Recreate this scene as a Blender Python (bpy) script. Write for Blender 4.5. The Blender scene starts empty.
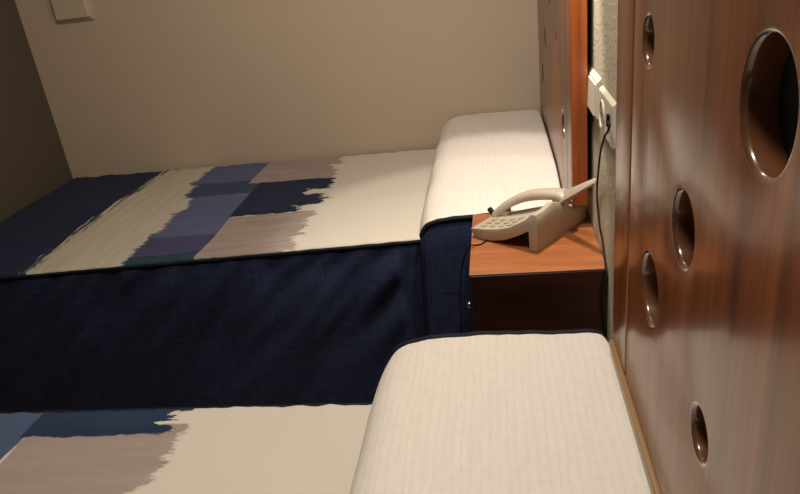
import bpy, bmesh, math, random
from math import sin, cos, pi, exp, radians
from mathutils import Vector, Matrix, noise
C = bpy.context.scene.collection
S = bpy.context.scene
random.seed(4)

# ------------------------------------------------------------------ camera
F_PX = 665.0
Yc = Vector((91, -304, F_PX)).normalized()
Dc = Vector((190, 1509, F_PX)); Dc = (Dc - Yc * Dc.dot(Yc)).normalized()
Xc = Yc.cross(Dc) * -1
Xc = Dc.cross(Yc) * -1 if Xc.x < 0 else Xc
if Xc.x < 0: Xc = -Xc
# rows: world axes in camera (right, down, forward) coordinates
right = Vector((Xc.x, Yc.x, -Dc.x)); down = Vector((Xc.y, Yc.y, -Dc.y)); fwd = Vector((Xc.z, Yc.z, -Dc.z))
cam_data = bpy.data.cameras.new('camera'); cam = bpy.data.objects.new('camera', cam_data); C.objects.link(cam)
M = Matrix.Identity(4)
for i in range(3):
    M[i][0] = right[i]; M[i][1] = -down[i]; M[i][2] = -fwd[i]
CAM = Vector((0, 0, 1.27))
cam.matrix_world = Matrix.Translation(CAM) @ M
cam_data.sensor_width = 36; cam_data.lens = 36 * F_PX / 800; cam_data.clip_start = 0.01
S.camera = cam

# ------------------------------------------------------------------ world, lights, exposure
W = bpy.data.worlds.new('world'); S.world = W; W.use_nodes = True
W.node_tree.nodes['Background'].inputs[0].default_value = (1, .8, .6, 1)
W.node_tree.nodes['Background'].inputs[1].default_value = 0.0
def light(name, kind, loc, aim, energy, color, **kw):
    d = bpy.data.lights.new(name, kind); d.energy = energy; d.color = color
    for k, v in kw.items(): setattr(d, k, v)
    o = bpy.data.objects.new(name, d); C.objects.link(o); o.location = loc
    o.rotation_euler = (Vector(aim) - Vector(loc)).to_track_quat('-Z', 'Y').to_euler()
    return o
WARM = (1.0, .865, .73)
light('reading_light', 'SPOT', (.085, 1.41, 1.56), (-.03, 1.62, .62), 23, WARM, spot_size=radians(62), spot_blend=.22, shadow_soft_size=.03)
light('reading_glow', 'POINT', (.085, 1.41, 1.62), (0, 1, 0), 8.5, WARM, shadow_soft_size=.04)
light('ceiling_light', 'AREA', (-.18, .72, 2.44), (-.18, .72, 0), 17, (1.0, .905, .785), shape='DISK', size=.3)
S.view_settings.view_transform = 'Standard'; S.view_settings.look = 'None'
S.view_settings.gamma = 1; S.view_settings.use_curve_mapping = False
S.view_settings.exposure = 0.1

# ------------------------------------------------------------------ materials
def mat(name, color, rough=.6, coat=0, coat_rough=.1, spec=.5, metal=0, sheen=0):
    m = bpy.data.materials.new(name); m.use_nodes = True
    b = m.node_tree.nodes['Principled BSDF']
    b.inputs['Base Color'].default_value = (*color, 1); b.inputs['Roughness'].default_value = rough
    b.inputs['Coat Weight'].default_value = coat; b.inputs['Coat Roughness'].default_value = coat_rough
    b.inputs['Specular IOR Level'].default_value = spec; b.inputs['Metallic'].default_value = metal
    b.inputs['Sheen Weight'].default_value = sheen
    return m
class N:
    """small node helper"""
    def __init__(s, m): s.t = m.node_tree; s.b = s.t.nodes['Principled BSDF']; s.m = m
    def new(s, k, **kw):
        n = s.t.nodes.new(k)
        for a, v in kw.items(): setattr(n, a, v)
        return n
    def link(s, a, b): s.t.links.new(a, b)
    def put(s, v, sock):
        if hasattr(v, 'links') or isinstance(v, bpy.types.NodeSocket): s.link(v, sock)
        else: sock.default_value = v
    def math(s, op, a, b=0., c=0., clamp=False):
        n = s.new('ShaderNodeMath', operation=op, use_clamp=clamp)
        s.put(a, n.inputs[0]); s.put(b, n.inputs[1]); s.put(c, n.inputs[2]); return n.outputs[0]
    def coords(s, scale=(1, 1, 1), kind='Object'):
        if not hasattr(s, 'tc'): s.tc = s.new('ShaderNodeTexCoord')
        mp = s.new('ShaderNodeMapping'); mp.inputs['Scale'].default_value = scale
        s.link(s.tc.outputs[kind], mp.inputs[0]); return mp.outputs[0]
    def noise(s, scale, detail=3, rough=.5, freq=1., dist=0.):
        n = s.new('ShaderNodeTexNoise'); s.link(s.coords(scale), n.inputs['Vector'])
        n.inputs['Scale'].default_value = freq; n.inputs['Detail'].default_value = detail
        n.inputs['Roughness'].default_value = rough; n.inputs['Distortion'].default_value = dist; return n.outputs['Fac']
    def ramp(s, fac, stops):
        n = s.new('ShaderNodeValToRGB'); s.link(fac, n.inputs[0]); e = n.color_ramp.elements
        while len(e) < len(stops): e.new(.5)
        for el, (p, c) in zip(e, stops): el.position = p; el.color = (*c, 1)
        return n.outputs[0]
    def mix(s, fac, a, b, blend='MIX'):
        n = s.new('ShaderNodeMix', data_type='RGBA', blend_type=blend)
        s.put(fac, n.inputs[0])
        for v, k in ((a, 6), (b, 7)):
            if isinstance(v, tuple): n.inputs[k].default_value = (*v, 1)
            else: s.link(v, n.inputs[k])
        return n.outputs[2]
    def color(s, v): s.link(v, s.b.inputs['Base Color'])
    def bump(s, h, strength=.3, dist=.002):
        n = s.new('ShaderNodeBump'); n.inputs['Strength'].default_value = strength; n.inputs['Distance'].default_value = dist
        s.link(h, n.inputs['Height']); s.link(n.outputs[0], s.b.inputs['Normal'])

def wood(name, dark, mid, lite, scale=(3, 26, .9), rough=.3, coat=.8, coat_rough=.13):
    m = mat(name, mid, rough, coat, coat_rough); n = N(m)
    a = n.noise(scale, 5, .6, 1., .6); b = n.noise(tuple(k * 5 for k in scale), 3, .6, 1.)
    f = n.math('ADD', n.math('MULTIPLY', a, .75), n.math('MULTIPLY', b, .25))
    n.color(n.ramp(f, [(.32, dark), (.5, mid), (.68, lite)]))
    return m
M_head = wood('glossy_red_brown_wood', (.105, .028, .007), (.215, .064, .018), (.320, .110, .035), coat=.26, coat_rough=.14)
M_head.node_tree.nodes['Principled BSDF'].inputs['Specular IOR Level'].default_value = .2
M_headrim = wood('shaded_hole_edge_wood', (.075, .028, .012), (.12, .046, .02), (.16, .065, .03), (8, 8, 8), .25, 1, .07)  # headboard wood darkened: shade inside the holes is put into the colour
M_edge = wood('orange_edge_wood', (.22, .048, .010), (.37, .088, .018), (.52, .155, .036), (30, 10, .8), .3, .6, .15)
M_rail = wood('light_wood_rail', (.22, .12, .045), (.30, .17, .07), (.38, .23, .10), (26, 1.2, 26), .35, .5, .2)
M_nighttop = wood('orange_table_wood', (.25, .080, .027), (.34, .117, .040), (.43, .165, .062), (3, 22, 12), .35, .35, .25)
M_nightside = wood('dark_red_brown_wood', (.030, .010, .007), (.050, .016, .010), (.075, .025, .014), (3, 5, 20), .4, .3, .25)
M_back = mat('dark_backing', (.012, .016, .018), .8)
M_phone = mat('cream_plastic', (.44, .385, .30), .42, spec=.4); 
n = N(M_phone); n.bump(n.noise((900, 900, 900), 2), .12, .0005)
M_handset = mat('cream_handset_plastic', (.47, .41, .32), .35, spec=.45)
M_key = mat('worn_key_plastic', (.36, .31, .24), .45)
M_black = mat('black_rubber', (.010, .009, .009), .7, spec=.2)
M_white = mat('ivory_plastic', (.74, .71, .60), .35)
M_recess = mat('grey_socket_recess', (.34, .33, .29), .5)
M_chrome = mat('polished_metal', (.8, .77, .72), .18, metal=1)
M_brass = mat('brass_pin', (.6, .42, .16), .3, metal=1)
M_matt = mat('mattress_ticking', (.6, .57, .5), .9)
M_base = mat('bed_base_wood', (.12, .06, .03), .6)

M_wall = mat('beige_wall_paint', (.60, .50, .39), .75, spec=.25)
n = N(M_wall); n.bump(n.noise((90, 90, 90), 4, .6), .12, .0015)
M_stucco = mat('textured_cream_wall', (.62, .57, .44), .85, spec=.2)
n = N(M_stucco); h = n.noise((130, 130, 130), 4, .62); n.bump(h, .8, .004)
n.color(n.ramp(h, [(.35, (.54, .49, .37)), (.6, (.64, .59, .46))]))
M_leftwall = mat('brown_grey_wall', (.115, .095, .072), .75, spec=.2)  # one even tone, much darker than the other walls
M_ceil = mat('white_ceiling_paint', (.7, .66, .58), .9)
M_floor = wood('brown_floor', (.12, .06, .03), (.18, .09, .045), (.24, .13, .07), (2, 14, 2), .4, .2, .2)

# --- fabrics
def weave(n, sc=700, strength=.25):
    a = n.noise((sc * .12, sc, sc), 2); b = n.noise((sc, sc * .12, sc * .12), 2)
    n.bump(n.math('ADD', a, b), strength, .0008)
M_navy = mat('navy_woven_cloth', (.018, .028, .075), .9, spec=.12, sheen=.04)
n = N(M_navy); a = n.noise((12, 12, 300), 3, .6); b = n.noise((220, 220, 9), 2, .6)
f = n.math('ADD', n.math('MULTIPLY', a, .6), n.math('MULTIPLY', b, .4))
n.color(n.ramp(f, [(.35, (.012, .017, .043)), (.65, (.029, .041, .098))])); n.bump(f, .4, .001)
M_pipe = mat('dark_navy_piping', (.008, .011, .022), .7, spec=.25)
M_pillow = mat('ribbed_white_cloth', (.80, .76, .70), .9, spec=.12, sheen=.05)
n = N(M_pillow); n.coords(); sp = n.new('ShaderNodeSeparateXYZ'); n.link(n.tc.outputs['Object'], sp.inputs[0])
wob = n.math('MULTIPLY', n.noise((30, 7, 7), 3), 5.)
rib = n.math('ABSOLUTE', n.math('SINE', n.math('ADD', n.math('MULTIPLY', sp.outputs[0], pi / .0118), wob)))
rib = n.math('MULTIPLY', n.math('SUBTRACT', 1., n.math('POWER', n.math('SUBTRACT', 1., rib), 2.5)), n.noise((60, 8, 8), 3, .6))
a = n.noise((150, 40, 40), 3, .6); b = n.noise((40, 170, 60), 2, .6)
f = n.math('ADD', n.math('MULTIPLY', rib, .45), n.math('ADD', n.math('MULTIPLY', a, .6), n.math('MULTIPLY', b, .4)))
n.bump(f, .42, .0022)
n.color(n.ramp(f, [(.50, (.76, .72, .66)), (.80, (.82, .78, .725))]))

CREAM = (.70, .66, .59); STRIPE = (.58, .535, .45)
NAVY = (.017, .027, .068); SLATE = (.046, .068, .150); BLUE = (.108, .130, .255); INDIGO = (.070, .068, .165)
TEAL = (.030, .062, .10); TAUPE = (.375, .31, .29); STEEL = (.072, .112, .21); INK = (.023, .042, .092)
def print_cloth(name, patches):
    m = mat(name, CREAM, .85, spec=.15, sheen=.04); n = N(m)
    n.coords(); sep = n.new('ShaderNodeSeparateXYZ'); n.link(n.tc.outputs['Object'], sep.inputs[0])
    X, Y = sep.outputs[0], n.math('ABSOLUTE', sep.outputs[1])
    along_x = n.math('SUBTRACT', n.math('ADD', n.math('MULTIPLY', n.noise((5, 13, 1), 3, .6), .62), n.math('MULTIPLY', n.noise((24, 75, 1), 4, .75), .38)), .5)      # dry-brush streaks running along x
    along_y = n.math('SUBTRACT', n.noise((85, 6, 1), 5, .75), .5)      # ... and along y
    soft = n.math('SUBTRACT', n.noise((11, 11, 1), 4, .6), .5)
    tone = n.noise((5, 45, 1), 4, .65); tone2 = n.noise((60, 4, 1), 4, .65)
    col = n.ramp(n.noise((3, 3, 1), 3), [(.3, tuple(c * .96 for c in CREAM)), (.7, CREAM)])
    cache = {}
    def edge(axis, pos, sgn, amp, src):
        k = (axis, pos, sgn, amp, src)
        if k not in cache:
            c = X if axis == 'x' else Y
            if src == 'y': c = n.math('ADD', c, n.math('MULTIPLY_ADD', Y, -.045, .04))      # the stroke runs slightly askew
            d = n.math('SUBTRACT', c, pos) if sgn > 0 else n.math('SUBTRACT', pos, c)
            jag = {'x': along_x, 'y': along_y, 's': soft}[src]
            d = n.math('ADD', d, n.math('MULTIPLY', jag, amp))
            cache[k] = n.math('MULTIPLY', d, 1 / (.012 if (src == 'x' and amp < .3) else .004), clamp=True)
        return cache[k]
    for p in patches:
        f = None
        for axis, pos, sgn, amp, src in p['e']:
            e = edge(axis, pos, sgn, amp, src); f = e if f is None else n.math('MULTIPLY', f, e)
        c = p['c']; v = p.get('var', .12)
        cc = n.ramp(tone2 if p.get('dir') == 'y' else tone, [(.3, tuple(k * (1 - v) for k in c)), (.7, tuple(min(1, k * (1 + v)) for k in c))])
        col = n.mix(f, col, cc)
    n.color(col)
    weave(n, 600, .2)
    return m
# coordinates: bed's own frame, x = 0 at the headboard, y = 0 at the edge that faces the other bed (mirrored for the near bed)
def patch(c, e, **k): return dict(c=c, e=e, **k)
x = lambda v: v - .15
FAR = [
 patch(STRIPE, [('x', x(-1.42), 1, .05, 'y'), ('x', x(-1.05), -1, .05, 'y')], dir='y', var=.10),
 patch(NAVY,   [('x', x(-1.385), -1, .25, 'y')], var=.12),
 patch(BLUE,   [('x', x(-1.18), 1, .22, 'x'), ('x', x(-.925), -1, .01, 's'), ('y', .650, 1, .01, 's')], var=.14),
 patch(SLATE,  [('x', x(-1.15), 1, .22, 'x'), ('x', x(-.88), -1, .02, 's'), ('y', .51, 1, .01, 's'), ('y', .665, -1, .01, 's')]),
 patch(BLUE,   [('x', x(-1.11), 1, .18, 'x'), ('x', x(-.872), -1, .01, 's'), ('y', .17, 1, .02, 's'), ('y', .515, -1, .02, 's')], var=.1),
 patch(INDIGO, [('x', x(-1.12), 1, .16, 'x'), ('x', x(-.875), -1, .01, 's'), ('y', .025, 1, .03, 's'), ('y', .180, -1, .02, 's')]),
 patch(TEAL,   [('x', x(-1.12), 1, .14, 'x'), ('x', x(-.80), -1, .02, 's'), ('y', .045, -1, .03, 's')]),
 patch(TAUPE,  [('x', x(-.935), 1, .01, 's'), ('x', x(-.62), -1, .26, 'x'), ('y', .62, 1, .02, 's')], var=.14),
 patch(TAUPE,  [('x', x(-.885), 1, .01, 's'), ('x', x(-.60), -1, .28, 'x'), ('y', .0, 1, .06, 's'), ('y', .30, -1, .03, 's')], var=.14),
 patch(NAVY,   [('x', x(-.89), 1, .01, 's'), ('x', x(-.675), -1, .34, 'x'), ('y', .295, 1, .05, 's'), ('y', .635, -1, .03, 's')], var=.2),
 patch(NAVY,   [('x', x(-.85), 1, .01, 's'), ('x', x(-.580), -1, .34, 'x'), ('y', .515, 1, .07, 's'), ('y', .625, -1, .05, 's')], var=.2),
 patch(NAVY,   [('x', x(-.85), 1, .01, 's'), ('x', x(-.590), -1, .34, 'x'), ('y', .355, 1, .07, 's'), ('y', .455, -1, .06, 's')], var=.2),
]
NEAR = [
 patch(STRIPE, [('x', x(-1.42), 1, .05, 'y'), ('x', x(-1.05), -1, .05, 'y')], dir='y', var=.10),
 patch(NAVY,   [('x', x(-1.385), -1, .25, 'y')], var=.12),
 patch(STEEL,  [('x', x(-1.12), 1, .14, 'x'), ('x', x(-.885), -1, .02, 's')], var=.1),
 patch(TAUPE,  [('x', x(-.885), 1, .02, 's'), ('x', x(-.575), -1, .22, 'x'), ('y', .05, 1, .02, 's')], var=.10),
 patch(INK,    [('x', x(-.895), 1, .015, 's'), ('x', x(-.62), -1, .34, 'x'), ('y', .082, -1, .045, 's')], var=.2),
]
M_print_far = print_cloth('brush_print_cloth', FAR)
M_print_near = print_cloth('brush_print_cloth_mirrored', NEAR)

# ------------------------------------------------------------------ object helpers
def obj(name, bm, m, parent=None, loc=(0, 0, 0), smooth=False, rot=None):
    bmesh.ops.recalc_face_normals(bm, faces=bm.faces)
    me = bpy.data.meshes.new(name); bm.to_mesh(me); bm.free()
    if smooth:
        for p in me.polygons: p.use_smooth = True
    for k in (m if isinstance(m, (list, tuple)) else [m]): me.materials.append(k)
    o = bpy.data.objects.new(name, me); C.objects.link(o); o.location = loc
    if rot: o.rotation_euler = rot
    if parent: o.parent = parent
    return o
def thing(name, label, cat, loc, group=None):
    o = bpy.data.objects.new(name, None); C.objects.link(o); o.location = loc; o.empty_display_size = .05
    o['label'] = label; o['category'] = cat
    if group: o['group'] = group
    return o
def struct(name, bm, m):
    o = obj(name, bm, m); o['kind'] = 'structure'; return o
def smooth_angle(o, ang=40):
    for p in o.data.polygons: p.use_smooth = True
    bm = bmesh.new(); bm.from_mesh(o.data)
    for e in bm.edges:
        if len(e.link_faces) == 2 and e.calc_face_angle(0) > radians(ang): e.smooth = False
    bm.to_mesh(o.data); bm.free()
def box(bm, lo, hi, bev=0, seg=2):
    r = bmesh.ops.create_cube(bm, size=1)
    for v in r['verts']:
        for i in range(3): v.co[i] = lo[i] if v.co[i] < 0 else hi[i]
    if bev:
        es = list({e for v in r['verts'] for e in v.link_edges})
        bmesh.ops.bevel(bm, geom=es, offset=bev, segments=seg, profile=.5, affect='EDGES')
    return bm
def boxbm(lo, hi, bev=0, seg=2): return box(bmesh.new(), lo, hi, bev, seg)
def tube(pts, r, seg=8, closed=False, bm=None):
    bm = bm or bmesh.new(); pts = [Vector(p) for p in pts]; n = len(pts); rings = []
    up = None
    for i, p in enumerate(pts):
        a = pts[i - 1] if (i or closed) else p; b = pts[(i + 1) % n] if (i < n - 1 or closed) else p
        t = (b - a).normalized()
        if up is None: up = t.orthogonal().normalized()
        up = (up - t * up.dot(t)).normalized(); s = t.cross(up)
        rr = r(i / (n - 1)) if callable(r) else r
        rings.append([bm.verts.new(p + (up * cos(2 * pi * k / seg) + s * sin(2 * pi * k / seg)) * rr) for k in range(seg)])
    for i in range(n if closed else n - 1):
        A, B = rings[i], rings[(i + 1) % n]
        for k in range(seg): bm.faces.new((A[k], A[(k + 1) % seg], B[(k + 1) % seg], B[k]))
    if not closed: bm.faces.new(rings[0]); bm.faces.new(rings[-1])
    return bm
def spline(pts, k=8):
    P = [Vector(p) for p in pts]; P = [P[0] * 2 - P[1]] + P + [P[-1] * 2 - P[-2]]; out = []
    for i in range(1, len(P) - 2):
        a, b, c, d = P[i - 1:i + 3]
        for j in range(k):
            t = j / k
            out.append(.5 * (2 * b + (c - a) * t + (2 * a - 5 * b + 4 * c - d) * t * t + (3 * b - a - 3 * c + d) * t ** 3))
    return out + [P[-2]]
def grid(bm, f, nu, nv):
    V = [[bm.verts.new(f(i / nu, j / nv)) for j in range(nv + 1)] for i in range(nu + 1)]
    for i in range(nu):
        for j in range(nv): bm.faces.new((V[i][j], V[i + 1][j], V[i + 1][j + 1], V[i][j + 1]))
    return V
def extrude_poly(poly, to3, a, b, bev=0, seg=2):
    """prism from a 2-D outline; to3(p, t) gives the 3-D point at depth t"""
    bm = bmesh.new(); A = [bm.verts.new(to3(p, a)) for p in poly]; B = [bm.verts.new(to3(p, b)) for p in poly]
    n = len(poly)
    for i in range(n): bm.faces.new((A[i], A[(i + 1) % n], B[(i + 1) % n], B[i]))
    bm.faces.new(A); bm.faces.new(B)
    if bev:
        bmesh.ops.recalc_face_normals(bm, faces=bm.faces)
        es = [e for e in bm.edges if e.calc_face_angle(0) > radians(28)]
        bmesh.ops.bevel(bm, geom=es, offset=bev, segments=seg, profile=.5, affect='EDGES')
    return bm
nz = lambda *a: noise.noise(Vector(a))

# ------------------------------------------------------------------ room
XR, XL, YF, YN, ZC = .197, -1.838, 2.545, -1.3, 2.5
T = .08
struct('floor', boxbm((XL - T, YN - T, -T), (XR + T, YF + T, 0)), M_floor)
struct('ceiling', boxbm((XL - T, YN - T, ZC), (XR + T, YF + T, ZC + T)), M_ceil)
struct('wall_far', boxbm((XL - T, YF, 0), (XR + T, YF + T, ZC)), M_wall)
struct('wall_near', boxbm((XL - T, YN - T, 0), (XR + T, YN, ZC)), M_wall)
struct('wall_right', boxbm((XR, YN, 0), (XR + T, YF, ZC)), M_stucco)
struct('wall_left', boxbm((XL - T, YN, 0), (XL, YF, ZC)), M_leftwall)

# cover plate high on the far wall
t = thing('wall_cover_plate', 'beige square cover plate high on the far wall near the left corner', 'wall plate', (-1.605, YF, 1.172))
bm = extrude_poly([(-.078, .004), (.078, .004), (.078, .165), (-.078, .165)], lambda p, d: Vector((p[0], -d, p[1])), 0, .007, .0025)
obj('backplate', bm, M_wall, t)
M_plate = mat('aged_cover_plate_plastic', (.60, .53, .41), .5)
bm = extrude_poly([(-.070, .016), (.070, .016), (.070, .155), (-.070, .155)], lambda p, d: Vector((p[0], -d, p[1])), .007, .026, .004)
obj('cover', bm, M_plate, t)

# ------------------------------------------------------------------ headboards
HX = .15                       # front face of both headboards
def holed_panel(y0, y1, z0, z1, thick, holes, lip=.0045):
    """panel lying in the y-z plane, front face at x = 0, with round holes through it and rounded lips"""
    bm = bmesh.new(); seg = 48
    def ring(cy, cz, r, xx): return [bm.verts.new((xx, cy + r * cos(2 * pi * k / seg), cz + r * sin(2 * pi * k / seg))) for k in range(seg)]
    def loop(vs): return [bm.edges.new((vs[i], vs[(i + 1) % len(vs)])) for i in range(len(vs))]
    rd = .006
    prof = [(rd, 0)] + [(rd - rd * sin(a), rd - rd * cos(a)) for a in (pi / 8, pi / 4, 3 * pi / 8, pi / 2)]  # (inset, x)
    def rect(ins, xx): return [bm.verts.new((xx, *p)) for p in ((y0 + ins, z0 + ins), (y1 - ins, z0 + ins), (y1 - ins, z1 - ins), (y0 + ins, z1 - ins))]
    rs = [rect(*p) for p in prof] + [rect(0, thick)]
    front = loop(rs[0]); back = loop(rs[-1])
    for a, b in zip(rs, rs[1:]):
        for i in range(4): bm.faces.new((a[i], a[(i + 1) % 4], b[(i + 1) % 4], b[i]))
    for cy, cz, r in holes:
        hp = [(r + lip, 0)] + [(r + lip - lip * sin(a), lip - lip * cos(a)) for a in (pi / 8, pi / 4, 3 * pi / 8, pi / 2)] + [(r, thick)]
        hr = [ring(cy, cz, q[0], q[1]) for q in hp]
        front += loop(hr[0]); back += loop(hr[-1])
        for a, b in zip(hr, hr[1:]):
            for i in range(seg):
                f = bm.faces.new((a[i], a[(i + 1) % seg], b[(i + 1) % seg], b[i])); f.material_index = 1
    bmesh.ops.triangle_fill(bm, edges=front, use_dissolve=False, use_beauty=True)
    bmesh.ops.triangle_fill(bm, edges=back, use_dissolve=False, use_beauty=True)
    return bm
def headboard(label, y_end, dirn, length, holes, z0, z1, rail):
    """y_end = the end beside the nightstand; dirn = which way along y the board runs from there"""
    t = thing('headboard', label, 'headboard', (HX, y_end, z0), 'wooden headboards with round holes')
    H = z1 - z0
    L = [dirn * v for v in (0, .10, .1025, length)]
    s = sorted
    a, b = s((L[0], L[1])); bm = boxbm((0, a, 0), (.022, b, H), .004, 3)
    o = obj('stile', bm, M_head, t); smooth_angle(o, 50)
    a, b = s((L[2], L[3]))
    pan = holed_panel(a, b, 0 if rail else -.049, H, .022, [(y - y_end, z - z0, r) for y, z, r in holes])
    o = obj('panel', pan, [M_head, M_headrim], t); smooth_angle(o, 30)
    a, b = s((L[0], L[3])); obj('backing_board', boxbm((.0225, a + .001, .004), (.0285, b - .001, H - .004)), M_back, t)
    # solid edge strip at the end beside the nightstand
    e = dirn * -.005
    a, b = s((L[0] - dirn * .0002, e)); o = obj('edge_strip', boxbm((.0005, a, 0), (.034, b, H), .002, 2), M_edge, t)
    a, b = s((L[0] , L[3]))
    if rail: o = obj('bottom_rail', boxbm((-.0065, a, -.012), (.028, b, -.0005), .004, 3), M_rail, t)
    a, b = s((dirn * .30, dirn * (length - .02))); obj('wall_batten', boxbm((.0288, a, .1), (XR - HX - .001, b, .16)), M_base, t)
    return t
k = HX / .19
def hp(y, z, d): return (y * k, 1.27 - (1.27 - z) * k, d * k / 2 - .002)
HZ0, HZ1 = .703, 1.46
headboard('large glossy red-brown wooden headboard with round holes behind the near bed, at right edge', .895, -1, 1.15,
          [hp(.51, 1.139, .106), hp(.910, 1.134, .066), hp(.703, .961, .088), hp(.848, .809, .104), hp(.597, .769, .062),
           (-.02, .96, .03), (.14, .86, .022), (.12, 1.25, .04)], HZ0, HZ1, True)
headboard('glossy wooden headboard of the far bed, seen edge-on with a bright orange edge', 1.455, 1, 1.085,
          [(1.645, .846, .034), (1.797, 1.032, .017), (2.19, .987, .034), (2.36, .846, .036), (1.99, 1.12, .026)], .7045, HZ1, False)

# ------------------------------------------------------------------ beds
def make_bed(label, y_in, dirn, m_print, zfun, seed):
    """y_in = long edge that faces the other bed, dirn = +1 if the bed runs to larger y; bed frame: x=0 at headboard"""
    t = thing('bed', label, 'bed', (HX, y_in, 0), 'twin single beds')
    Wd = .905; Lb = 1.962; x1 = -.012
    yy = lambda v: dirn * v
    s = lambda a, b: (min(a, b), max(a, b))
    a, b = s(yy(.03), yy(Wd - .02))
    obj('bed_base', boxbm((-Lb + .03, a, .10), (x1 - .01, b, .28), .01), M_base, t)
    obj('mattress', boxbm((-Lb + .03, a, .285), (x1 - .01, b, .485), .035, 4), M_matt, t)
    for lx in (-Lb + .08, x1 - .07):
        for ly in (.09, Wd - .09):
            obj('leg', boxbm((lx - .025, yy(ly) - .025, 0), (lx + .025, yy(ly) + .025, .0995), .004), M_base, t)
    R = .014
    def top(u, v):
        # u along length 0 foot..1 head, v across 0 inner..1 outer
        px = -Lb + (Lb + x1) * u; d = Wd * v
        edge = min(d, Wd - d, px + Lb)
        z = zfun(px, d)
        # gentle sag, folds
        fl = min(1, max(0, (-.37 - px) / .05))
        z += fl * (.0035 * nz(px * 2.2 + seed, d * 2.6, 1) + .0016 * nz(px * 7 + seed, d * 5, 3))
        fold = max(0, nz(px * 1.7 - d * 1.9 + seed * 3, (px + d) * .35, 7))
        z += (.007 if dirn > 0 else .02) * fold * min(1, edge / .08) * (1 if px > -.75 else .35) * fl
        # puckers along the sewn edge
        pk = exp(-edge / .045)
        z += .0035 * exp(-edge / .14) * fl * nz(px * 13 + d * 4 + seed, d * 2, 11)
        z += .0048 * pk * nz(px * 34 + seed, d * 3 if edge != px + Lb else d * 26, 5)
        if edge < R: z -= R - math.sqrt(max(0, R * R - (R - edge) ** 2))
        return Vector((px, yy(d), z))
    import itertools
    bm = bmesh.new()
    nu, nv = 150, 80
    us = [i / nu for i in range(nu + 1)]
    vs = [0, .003, .007, .012] + [.018 + (.964) * j / nv for j in range(nv + 1)] + [.988, .993, .997, 1]
    us = [0, .0015, .003, .005] + [.008 + .992 * i / nu for i in range(nu + 1)]
    V = [[bm.verts.new(top(u, v)) for v in vs] for u in us]
    for i in range(len(us) - 1):
        for j in range(len(vs) - 1): bm.faces.new((V[i][j], V[i + 1][j], V[i + 1][j + 1], V[i][j + 1]))
    spread = obj('bedspread', bm, m_print, t, smooth=True)
    # navy drop on three sides
    def drop(path, nn, name):
        bm = bmesh.new(); nvv = 36
        P = [Vector(p) for p in path]
        seglen = [0]
        for a, b in zip(P, P[1:]): seglen.append(seglen[-1] + (b - a).length)
        tot = seglen[-1]
        def at(q):
            q *= tot
            for i in range(len(P) - 1):
                if q <= seglen[i + 1] or i == len(P) - 2:
                    w = (q - seglen[i]) / (seglen[i + 1] - seglen[i]); d = (P[i + 1] - P[i]).normalized()
                    return P[i].lerp(P[i + 1], w), d
        def f(u, v):
            p, d = at(u); out = Vector((d.y, -d.x, 0)) * nn
            dd = abs(p.y)
            z0 = zfun(p.x, min(Wd, max(0, dd))) - R + .003
            z = z0 + (.025 - z0) * v
            s_ = p.x * 1.0 + p.y
            o = .020 * (nz(s_ * 9 + v * 2.2 + seed, v * 1.3, 2) + .35) * min(1, v * 5) * (1 - .4 * v) + .036 * nz(s_ * 16 + v * 7, v * 2.5, 9) * min(1, v * 9) * exp(-v * 2.2)
            o += .012 * v
            if p.x > -.44: o = min(o, .003)
            if dd > Wd - .01: o = min(o, .006)
            if name == 'foot_drop': o = min(o, .012)
            return Vector((p.x, p.y, z)) + out * max(o, -.004)
        grid(bm, f, 220, nvv)
        return obj(name, bm, M_navy, spread, smooth=True)
    drop([(-Lb, 0, 0), (x1, 0, 0)], dirn, 'side_drop')
    drop([(-Lb, yy(Wd), 0), (-Lb, 0, 0)], dirn, 'foot_drop')
    drop([(x1, yy(Wd), 0), (-Lb, yy(Wd), 0)], dirn, 'side_drop')
    path = []
    for i in range(161): px = x1 + (-Lb - x1) * i / 160; path.append((px, yy(-.001), zfun(px, 0) - R + .004 + .0014 * nz(px * 26 + seed, 0, 5)))
    for j in range(1, 60): d = Wd * j / 60; path.append((-Lb - .001, yy(d), zfun(-Lb, d) - R + .004))
    for i in range(161): px = -Lb + (x1 + Lb) * i / 160; path.append((px, yy(Wd + .001), zfun(px, Wd) - R + .004 + .0014 * nz(px * 26 + seed, Wd * 3, 5)))
    obj('piping', tube(path, .0052, 8), M_pipe, spread, smooth=True)
    return t
def z_far(px, d):
    e = .569 + .040 * max(-1.2, (px + .38) / 1.29)      # front edge droops towards the foot
    e = .569 + .036 * min(0, px + .38)
    b = .556 + .004 * (px + 1)
    w = min(1, d / .55); w = w * w * (3 - 2 * w)
    return e + (b - e) * w + .006
def z_near(px, d): return .556 + .010 * min(0, px + .4)
BED1 = 1.622; BED2 = .945
make_bed('far single bed against the far wall, with navy-sided blue and cream bedspread', BED1, 1, M_print_far, z_far, 1.3)
make_bed('near single bed at the bottom of the photo, mostly cropped, cream patterned bedspread', BED2, -1, M_print_near, z_near, 5.7)

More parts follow.
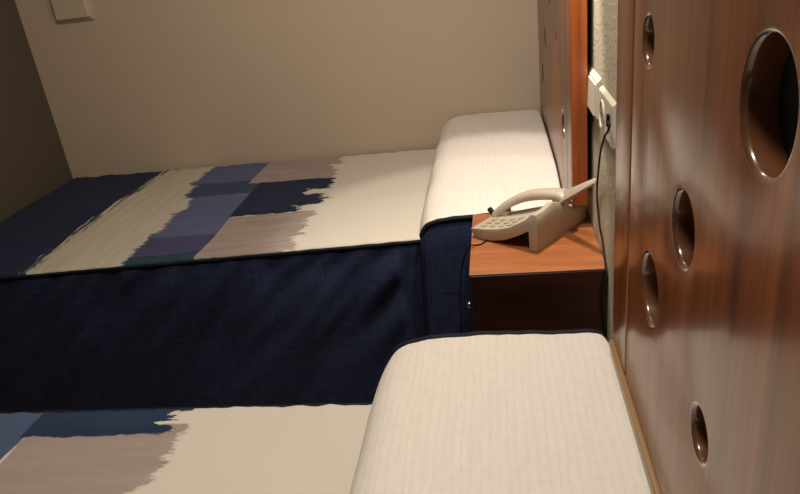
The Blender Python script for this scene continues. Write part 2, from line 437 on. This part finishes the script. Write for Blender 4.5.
# ------------------------------------------------------------------ pillows under their fitted covers
def make_pillow(label, y_in, dirn, seed, zbed, height, xr, xl=-.382):
    """x = 0 at the headboard face; y = 0 at the edge that faces the other bed; z = 0 at the bed top"""
    t = thing('pillow', label, 'pillow', (HX, y_in, zbed), 'covered pillows')
    Wd = .905; ov = .010
    yy = lambda v: dirn * v
    prof = spline([(xl + .002, 0, .0005), (xl, 0, .022), (xl + .010, 0, .070), (xl + .034, 0, .103), (xl + .085, 0, .118), (xl + .21, 0, .122),
                   (xr - .075, 0, .121), (xr - .016, 0, .119), (xr - .003, 0, .109), (xr, 0, .080), (xr, 0, .030), (xr, 0, .002)], 7)
    def endf(d, xf=0):          # height along the pillow, rounded towards the two ends
        e = min(1, max(0, min(d + ov, Wd - d + ov) / .06))
        return height(max(0, min(1, d / Wd)), xf) / .122 * (.93 + .07 * math.sqrt(1 - (1 - e) ** 2))
    def pt(i, d):
        p = prof[i]; f = endf(d, i / (len(prof) - 1)); u = i / (len(prof) - 1)
        bul = sin(pi * u)
        zz = p.z * f
        zz += bul * (.005 * nz(p.x * 5 + seed, d * 3, 1) + .002 * nz(p.x * 14, d * 9 + seed, 4))
        e = min(d + ov, Wd - d + ov)
        zz += bul * .0035 * exp(-e / .03) * nz(p.x * 34 + seed, 2, d)
        sx = 1 - .05 * (1 - min(1, e / .09)) ** 2
        xm = xl / 2
        xx = xm + (p.x - xm) * sx + (.004 * nz(d * 9 + seed, p.z * 9, 2) if p.x < xm else 0)
        return Vector((xx, yy(d), max(.0005, zz)))
    ds = [-ov + (Wd + 2 * ov) * q for q in [0, .003, .008, .015, .025] + [.035 + .93 * j / 90 for j in range(91)] + [.975, .985, .992, .997, 1]]
    bm = bmesh.new()
    V = [[bm.verts.new(pt(i, d)) for d in ds] for i in range(len(prof))]
    for i in range(len(prof) - 1):
        for j in range(len(ds) - 1): bm.faces.new((V[i][j], V[i + 1][j], V[i + 1][j + 1], V[i][j + 1]))
    body = obj('cover_top', bm, M_pillow, t, smooth=True)
    # end pieces: navy gusset hanging down over the side of the bed
    for d, sg, nm in ((-ov, -1, 'navy'), (Wd + ov, 1, 'navy')):
        arc = [pt(i, d) for i in range(len(prof))]
        bm = bmesh.new(); rows = 30
        low = .02 - zbed
        VV = []
        for i, p in enumerate(arc):
            col = []
            for r in range(rows + 1):
                w = r / rows
                xx = p.x + (xl + .004 - p.x) * 0 ; zz = p.z + (low - p.z) * w
                # the panel's vertical edges straighten below the bed top
                o = .010 + .004 * w + .004 * nz(xx * 14 + seed, w * 3, 8) * min(1, w * 4)
                xs = xx - (.028 * w if i < 4 else .028 * w * max(0, 1 - (i - 3) / 20))
                col.append(bm.verts.new((xs, yy(d + (1 if sg < 0 else .3) * sg * max(.001, o * min(1, w * 12))), zz)))
            VV.append(col)
        for i in range(len(arc) - 1):
            for r in range(rows): bm.faces.new((VV[i][r], VV[i + 1][r], VV[i + 1][r + 1], VV[i][r + 1]))
        g = obj('gusset', bm, M_navy, t, smooth=True)
        pipe = [Vector(v.co) if False else None for v in []]
        pp = [(p.x - .001, p.y + yy(sg * .001), p.z) for p in arc]
        left = []
        for r in range(rows, 0, -1):
            w = r / rows; p = arc[0]; o = .010 + .004 * w + .004 * nz(p.x * 14 + seed, w * 3, 8) * min(1, w * 4)
            left.append((p.x - .028 * w - .001, yy(d + (1 if sg < 0 else .3) * sg * (max(.001, o * min(1, w * 12)) + .001)), p.z + (low - p.z) * w))
        if sg < 0: obj('piping', tube(left + pp, .0066, 8), M_pipe, t, smooth=True)
    return t
make_pillow('white pillow on the far bed under the wall light, navy panel hanging from its end', BED1, 1, 2.1, .580, lambda q, xf: .050 + .030 * xf * xf + (.062 - .030 * xf * xf) * min(1, q / (.40 - .28 * xf * xf)) ** .8, -.0008)
make_pillow('large ribbed white pillow on the near bed, dark piping along its far end', BED2, -1, 8.4, .5635, lambda q, xf: .1215, .007)

# ------------------------------------------------------------------ nightstand
TZ = .65; NX0, NX1, NY0, NY1 = -.082, XR - .002, 1.238, 1.576
t = thing('nightstand', 'small brown nightstand with an orange wood top between the two beds', 'nightstand', (.06, 1.41, 0))
def loc(lo, hi): return tuple(a - b for a, b in zip(lo, (.06, 1.41, 0))), tuple(a - b for a, b in zip(hi, (.06, 1.41, 0)))
obj('top', boxbm(*loc((NX0, NY0, TZ - .004), (NX1, NY1, TZ)), .001, 1), M_nighttop, t)
bm = bmesh.new(); th = .018
box(bm, *loc((NX0 + .002, NY0, .06), (NX1, NY0 + th, TZ - .0045)), .001, 1)
box(bm, *loc((NX0 + .002, NY1 - th, .06), (NX1, NY1, TZ - .0045)), .001, 1)
box(bm, *loc((NX1 - .01, NY0 + th, .06), (NX1, NY1 - th, TZ - .0045)))
box(bm, *loc((NX0 + .02, NY0 + th, .06), (NX1 - .01, NY1 - th, .078)))
box(bm, *loc((NX0 + .02, NY0 + th, .36), (NX1 - .01, NY1 - th, .376)))
box(bm, *loc((NX0 + .004, NY0 + th, TZ - .03), (NX1 - .01, NY1 - th, TZ - .0045)))
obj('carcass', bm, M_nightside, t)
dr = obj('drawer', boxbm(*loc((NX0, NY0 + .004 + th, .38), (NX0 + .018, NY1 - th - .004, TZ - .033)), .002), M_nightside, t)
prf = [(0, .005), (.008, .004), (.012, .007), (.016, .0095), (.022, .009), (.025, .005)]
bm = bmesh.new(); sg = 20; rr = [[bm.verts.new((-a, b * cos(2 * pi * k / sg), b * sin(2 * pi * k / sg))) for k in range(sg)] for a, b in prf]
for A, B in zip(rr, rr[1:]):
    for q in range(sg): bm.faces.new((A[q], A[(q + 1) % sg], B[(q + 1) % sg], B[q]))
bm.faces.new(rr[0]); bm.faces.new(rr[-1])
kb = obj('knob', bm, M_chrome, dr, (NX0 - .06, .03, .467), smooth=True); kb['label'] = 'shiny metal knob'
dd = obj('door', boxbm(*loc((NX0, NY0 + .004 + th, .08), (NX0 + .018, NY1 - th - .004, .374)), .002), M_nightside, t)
for lx in (NX0 + .04, NX1 - .04):
    for ly in (NY0 + .04, NY1 - .04):
        obj('foot', boxbm(*loc((lx - .018, ly - .018, 0), (lx + .018, ly + .018, .0598)), .003), M_nightside, t)

# ------------------------------------------------------------------ telephone
# local frame: U along its back edge, V from the back towards the keypad's front edge, Z up; origin at the back foot
PO = Vector((.062, 1.327, TZ + .0004)); U = Vector((.5793, .8151, 0)); Vv = Vector((-.8151, .5793, 0))
Zz = Vector((0, 0, 1))
t = thing('telephone', 'cream corded desk telephone standing on the nightstand', 'telephone', PO)
P3 = lambda u, v, z: U * u + Vv * v + Zz * z
UW = .185
# body: side profile in (v, z), keypad slope low at the front, raised at the back
prof = [(.176, .024), (.170, .009), (.160, .003), (.145, .0015), (.118, .004), (.083, .013), (.048, .030), (.020, .046), (.018, .0), (.0, .0), (-.004, .07),
        (.0, .087), (.012, .086), (.026, .072), (.045, .060), (.07, .046), (.10, .036), (.135, .029)]
def base_pt(p, u): return P3(u, p[0], p[1])
bm = bmesh.new(); NU = 24
def rear_h(u):      # height profile of the back wall: ridge, scoop for the handset, ridge
    pts = [(0, .088), (.029, .087), (.069, .094), (.109, .080), (.148, .056), (.158, .050), (.19, .051), (.225, .0525)]
    for (a, x0), (b, x1) in zip(pts, pts[1:]):
        if u <= b: return x0 + (x1 - x0) * (u - a) / (b - a)
    return pts[-1][1]
def width_pt(i, q):
    v, z = prof[i]; u = q * .228
    # plan: keypad front is narrower on the left than the back
    u_end = .214 - .085 * min(1, max(0, v / .10)) ** .8
    u = q * u_end
    if i in (11, 12, 10, 13, 14):
        kf = {10: 1, 11: 1, 12: 1, 13: .8, 14: .5}[i]
        z = z + (rear_h(u) - .088) * kf * (.86 if i == 10 else 1)
    return P3(u, v, z)
qs = [0, .006] + [.006 + .988 * j / NU for j in range(1, NU + 1)] + [1]
V = []
for q in qs:
    s = 0
    V.append([bm.verts.new(width_pt(i, q)) for i in range(len(prof))])
n_ = len(prof)
for a, b in zip(V, V[1:]):
    for i in range(n_): bm.faces.new((a[i], a[(i + 1) % n_], b[(i + 1) % n_], b[i]))
bm.faces.new(V[0]); bm.faces.new(V[-1])
bmesh.ops.recalc_face_normals(bm, faces=bm.faces)
es = [e for e in bm.edges if e.calc_face_angle(0) > radians(35)]
bmesh.ops.bevel(bm, geom=es, offset=.0022, segments=2, profile=.5, affect='EDGES', clamp_overlap=True)
base = obj('base', bm, M_phone, t); smooth_angle(base, 50)
# keypad: three columns of four keys plus a row of small function keys, laid on the slope
def slope(v):
    s = sorted([(a, b) for a, b in prof[13:] + prof[:1]])
    for (a, x0), (b, x1) in zip(s, s[1:]):
        if v <= b: return x0 + (x1 - x0) * (v - a) / (b - a), (x1 - x0) / (b - a)
    return s[-1][1], 0
for r in range(4):
    for c in range(3):
        v = .078 + r * .024; u = .020 + c * .021
        z, g = slope(v)
        bm = boxbm((-.0065, -.007, -.002), (.0065, .007, .0028), .0015)
        ax = Vv + Zz * g; ax.normalize(); nrm = U.cross(ax).normalized(); nrm = nrm if nrm.z > 0 else -nrm
        M4 = Matrix(((U.x, ax.x, nrm.x, 0), (U.y, ax.y, nrm.y, 0), (U.z, ax.z, nrm.z, 0), (0, 0, 0, 1)))
        bmesh.ops.transform(bm, matrix=Matrix.Translation(P3(u, v, z)) @ M4, verts=bm.verts)
        obj('key', bm, M_key, base)
# handset: arched bar from the front left over the keypad to the back
hs = spline([(.092, .174, .020), (.097, .156, .041), (.106, .128, .062), (.115, .095, .078), (.119, .060, .087), (.124, .025, .091), (.126, .004, .090), (.126, -.010, .082)], 8)
bm = bmesh.new(); rings = []
for i, p in enumerate(hs):
    q = i / (len(hs) - 1)
    a = hs[max(0, i - 1)]; b = hs[min(len(hs) - 1, i + 1)]
    tg = P3(*b) - P3(*a); tg.normalize(); side = (U - tg * U.dot(tg)).normalized(); up = side.cross(tg); up = up if up.z > 0 else -up
    w = .015 + .010 * max(0, (q - .3) / .7) ** 1.2 + .002 * exp(-q * 12); h = .009 + .002 * (1 - abs(2 * q - 1))
    if q > .97 or q < .03: w *= .85; h *= .7
    c = P3(*p)
    sec = [(-1, -.7), (-.85, -1), (.85, -1), (1, -.7), (1, .25), (.7, .8), (.3, 1), (-.3, 1), (-.7, .8), (-1, .25)]
    rings.append([bm.verts.new(c + side * (w * x_) + up * (h * y_)) for x_, y_ in sec])
for a, b in zip(rings, rings[1:]):
    for k_ in range(10): bm.faces.new((a[k_], a[(k_ + 1) % 10], b[(k_ + 1) % 10], b[k_]))
bm.faces.new(rings[0]); bm.faces.new(rings[-1])
hand = obj('handset', bm, M_handset, t); smooth_angle(hand, 55)
# mouthpiece and earpiece pads under the two ends of the handset
for (u, v, z, r, h) in ((.099, .150, .024, .016, .016), (.126, .014, .060, .020, .022)):
    bm = bmesh.new(); bmesh.ops.create_cone(bm, cap_ends=True, segments=28, radius1=r * .85, radius2=r, depth=h)
    bmesh.ops.transform(bm, matrix=Matrix.Translation(P3(u, v, z + h / 2)), verts=bm.verts)
    o = obj('earpiece' if v < .1 else 'mouthpiece', bm, M_handset, hand); smooth_angle(o, 50)
# plug of the handset cord
ta = P3(.092, .172, .022); d = (P3(.100, .195, .034) - ta).normalized()
o = obj('cord_plug', tube([ta, ta + d * .012, ta + d * .0122, ta + d * .026], lambda q: .0052 if q < .5 else .0066, 10), M_black, hand); smooth_angle(o)
# raised flap behind the handset
A = Vector((0.1283, 1.4320, 0.7498)); Bf = Vector((0.1824, 1.3250, 0.8131))
dirf = (Bf - A).normalized(); sd = Vector((-.25, -1, -.55)); sd = (sd - dirf * sd.dot(dirf)).normalized(); nf = dirf.cross(sd).normalized(); nf = nf if nf.z > 0 else -nf
bm = bmesh.new(); hw = .014
quad = [A - PO, Bf - PO, Bf - PO + sd * hw, A - PO + sd * .032]
tp = [bm.verts.new(p) for p in quad]; bt = [bm.verts.new(p - nf * .006) for p in quad]
bm.faces.new(tp); bm.faces.new(bt)
for i in range(4): bm.faces.new((tp[i], tp[(i + 1) % 4], bt[(i + 1) % 4], bt[i]))
bmesh.ops.recalc_face_normals(bm, faces=bm.faces)
bmesh.ops.bevel(bm, geom=list(bm.edges), offset=.0015, segments=2, profile=.5, affect='EDGES')
o = obj('rear_flap', bm, M_phone, t); smooth_angle(o, 50)
# line cord: from under the phone, over the nightstand's front edge, down beside the bed
cp = [P3(.06, .10, .0025) + PO, P3(.05, .13, .0025) + PO, Vector((-0.0569, 1.3888, 0.6520)), Vector((-0.0726, 1.3825, 0.6520)), Vector((NX0 - .002, 1.3774, TZ + .002)),
      Vector((-0.1083, 1.5000, 0.5658)), Vector((-0.1245, 1.5200, 0.4804)), Vector((-0.1336, 1.5200, 0.3463)), Vector((-0.1432, 1.5200, 0.1868))]
end = cp[-1]; cp += [Vector((end.x, 1.50, .012)), Vector((end.x - .03, 1.40, .004))]
o = obj('line_cord', tube([p - PO for p in spline(cp, 8)], .0017, 6), M_black, t, smooth=True)

# ------------------------------------------------------------------ switch, socket and power cable on the wall
def frustum(y0, y1, z0, z1, d, ins_t, ins=.006, bev=.0016):
    bm = bmesh.new()
    A = [bm.verts.new((0, *p)) for p in ((y0, z0), (y1, z0), (y1, z1), (y0, z1))]
    B = [bm.verts.new((-d, *p)) for p in ((y0 + ins, z0 + ins), (y1 - ins, z0 + ins), (y1 - ins, z1 - ins_t), (y0 + ins, z1 - ins_t))]
    bm.faces.new(A); bm.faces.new(B)
    for i in range(4): bm.faces.new((A[i], A[(i + 1) % 4], B[(i + 1) % 4], B[i]))
    bmesh.ops.recalc_face_normals(bm, faces=bm.faces)
    bmesh.ops.bevel(bm, geom=[e for e in bm.edges], offset=bev, segments=2, profile=.5, affect='EDGES')
    return bm
t = thing('light_switch', 'ivory rocker light switch on the wall next to the far headboard edge', 'light switch', (XR, 1.432, .964))
obj('plate', frustum(-.087, .09, -.041, .044, .0085, .010, .004), M_white, t)
obj('rocker', extrude_poly([(.008, -.033), (.0135, -.033), (.0115, .030), (.008, .030)], lambda p, d: Vector((-p[0], d, p[1])), -.075, .06, .001), M_white, t)
t = thing('wall_socket', 'ivory wall socket with a cable plugged in, on the wall next to the near headboard', 'socket', (XR, 1.256, .955))
pl = obj('plate', frustum(-.09, .074, -.040, .043, .008, .006, .004), M_white, t)
bm = bmesh.new(); sg = 32
rr = [[bm.verts.new((-a, b * cos(2 * pi * q / sg), b * sin(2 * pi * q / sg))) for q in range(sg)] for a, b in ((.0078, .027), (.0105, .026), (.0105, .0235), (.0084, .022))]
for A_, B_ in zip(rr, rr[1:]):
    for q in range(sg): bm.faces.new((A_[q], A_[(q + 1) % sg], B_[(q + 1) % sg], B_[q]))
o = obj('round_recess', bm, M_white, t, (0, .022, -.001)); smooth_angle(o, 50)
bm = bmesh.new(); bmesh.ops.create_cone(bm, cap_ends=True, segments=32, radius1=.0222, radius2=.0222, depth=.0012)
bmesh.ops.transform(bm, matrix=Matrix.Translation((-.0085, .022, -.001)) @ Matrix.Rotation(pi / 2, 4, 'Y'), verts=bm.verts)
obj('recess_floor', bm, M_recess, t)
bm = bmesh.new()
for dy in (-.0095, .0095):
    r = bmesh.ops.create_cone(bm, cap_ends=True, segments=12, radius1=.0024, radius2=.0024, depth=.0012)
    bmesh.ops.transform(bm, matrix=Matrix.Translation((-.0096, .022 + dy, -.001)) @ Matrix.Rotation(pi / 2, 4, 'Y'), verts=r['verts'])
obj('contact_holes', bm, M_black, t)
# cable
t = thing('power_cable', 'thin black cable hanging from the wall socket down past the nightstand', 'cable', (XR, 1.196, .955))
o_ = Vector(t.location)
P = [Vector((XR - .012, 1.199, .960)), Vector((0.1740, 1.0999, 0.9805)), Vector((0.1730, 1.1078, 0.9669)), Vector((0.1780, 1.1771, 0.9377)), Vector((0.1850, 1.2707, 0.8824)), Vector((0.1900, 1.3370, 0.8139)),
     Vector((0.1920, 1.3644, 0.7716)), Vector((0.1925, 1.3597, 0.7395)), Vector((0.1930, 1.3258, 0.7008)), Vector((0.1935, 1.2870, 0.6837))]
P += [Vector((.191, NY0 - .004, TZ + .002)), Vector((0.1877, 1.2320, 0.6381)), Vector((0.1819, 1.2300, 0.5823)), Vector((0.1860, 1.2280, 0.5242)), Vector((0.1926, 1.2280, 0.4629))]
P += [Vector((P[-1].x, NY0 - .012, .1)), Vector((P[-1].x - .02, NY0 - .05, .004)), Vector((P[-1].x - .05, NY0 - .16, .004))]
obj('cord', tube([p - o_ for p in spline(P, 8)], .0021, 8), M_black, t, smooth=True)
bm = boxbm((-.0135, -.005, -.004), (-.0083, .005, .018), .0015)
obj('plug', bm, M_black, t, (0, -.002, .0))
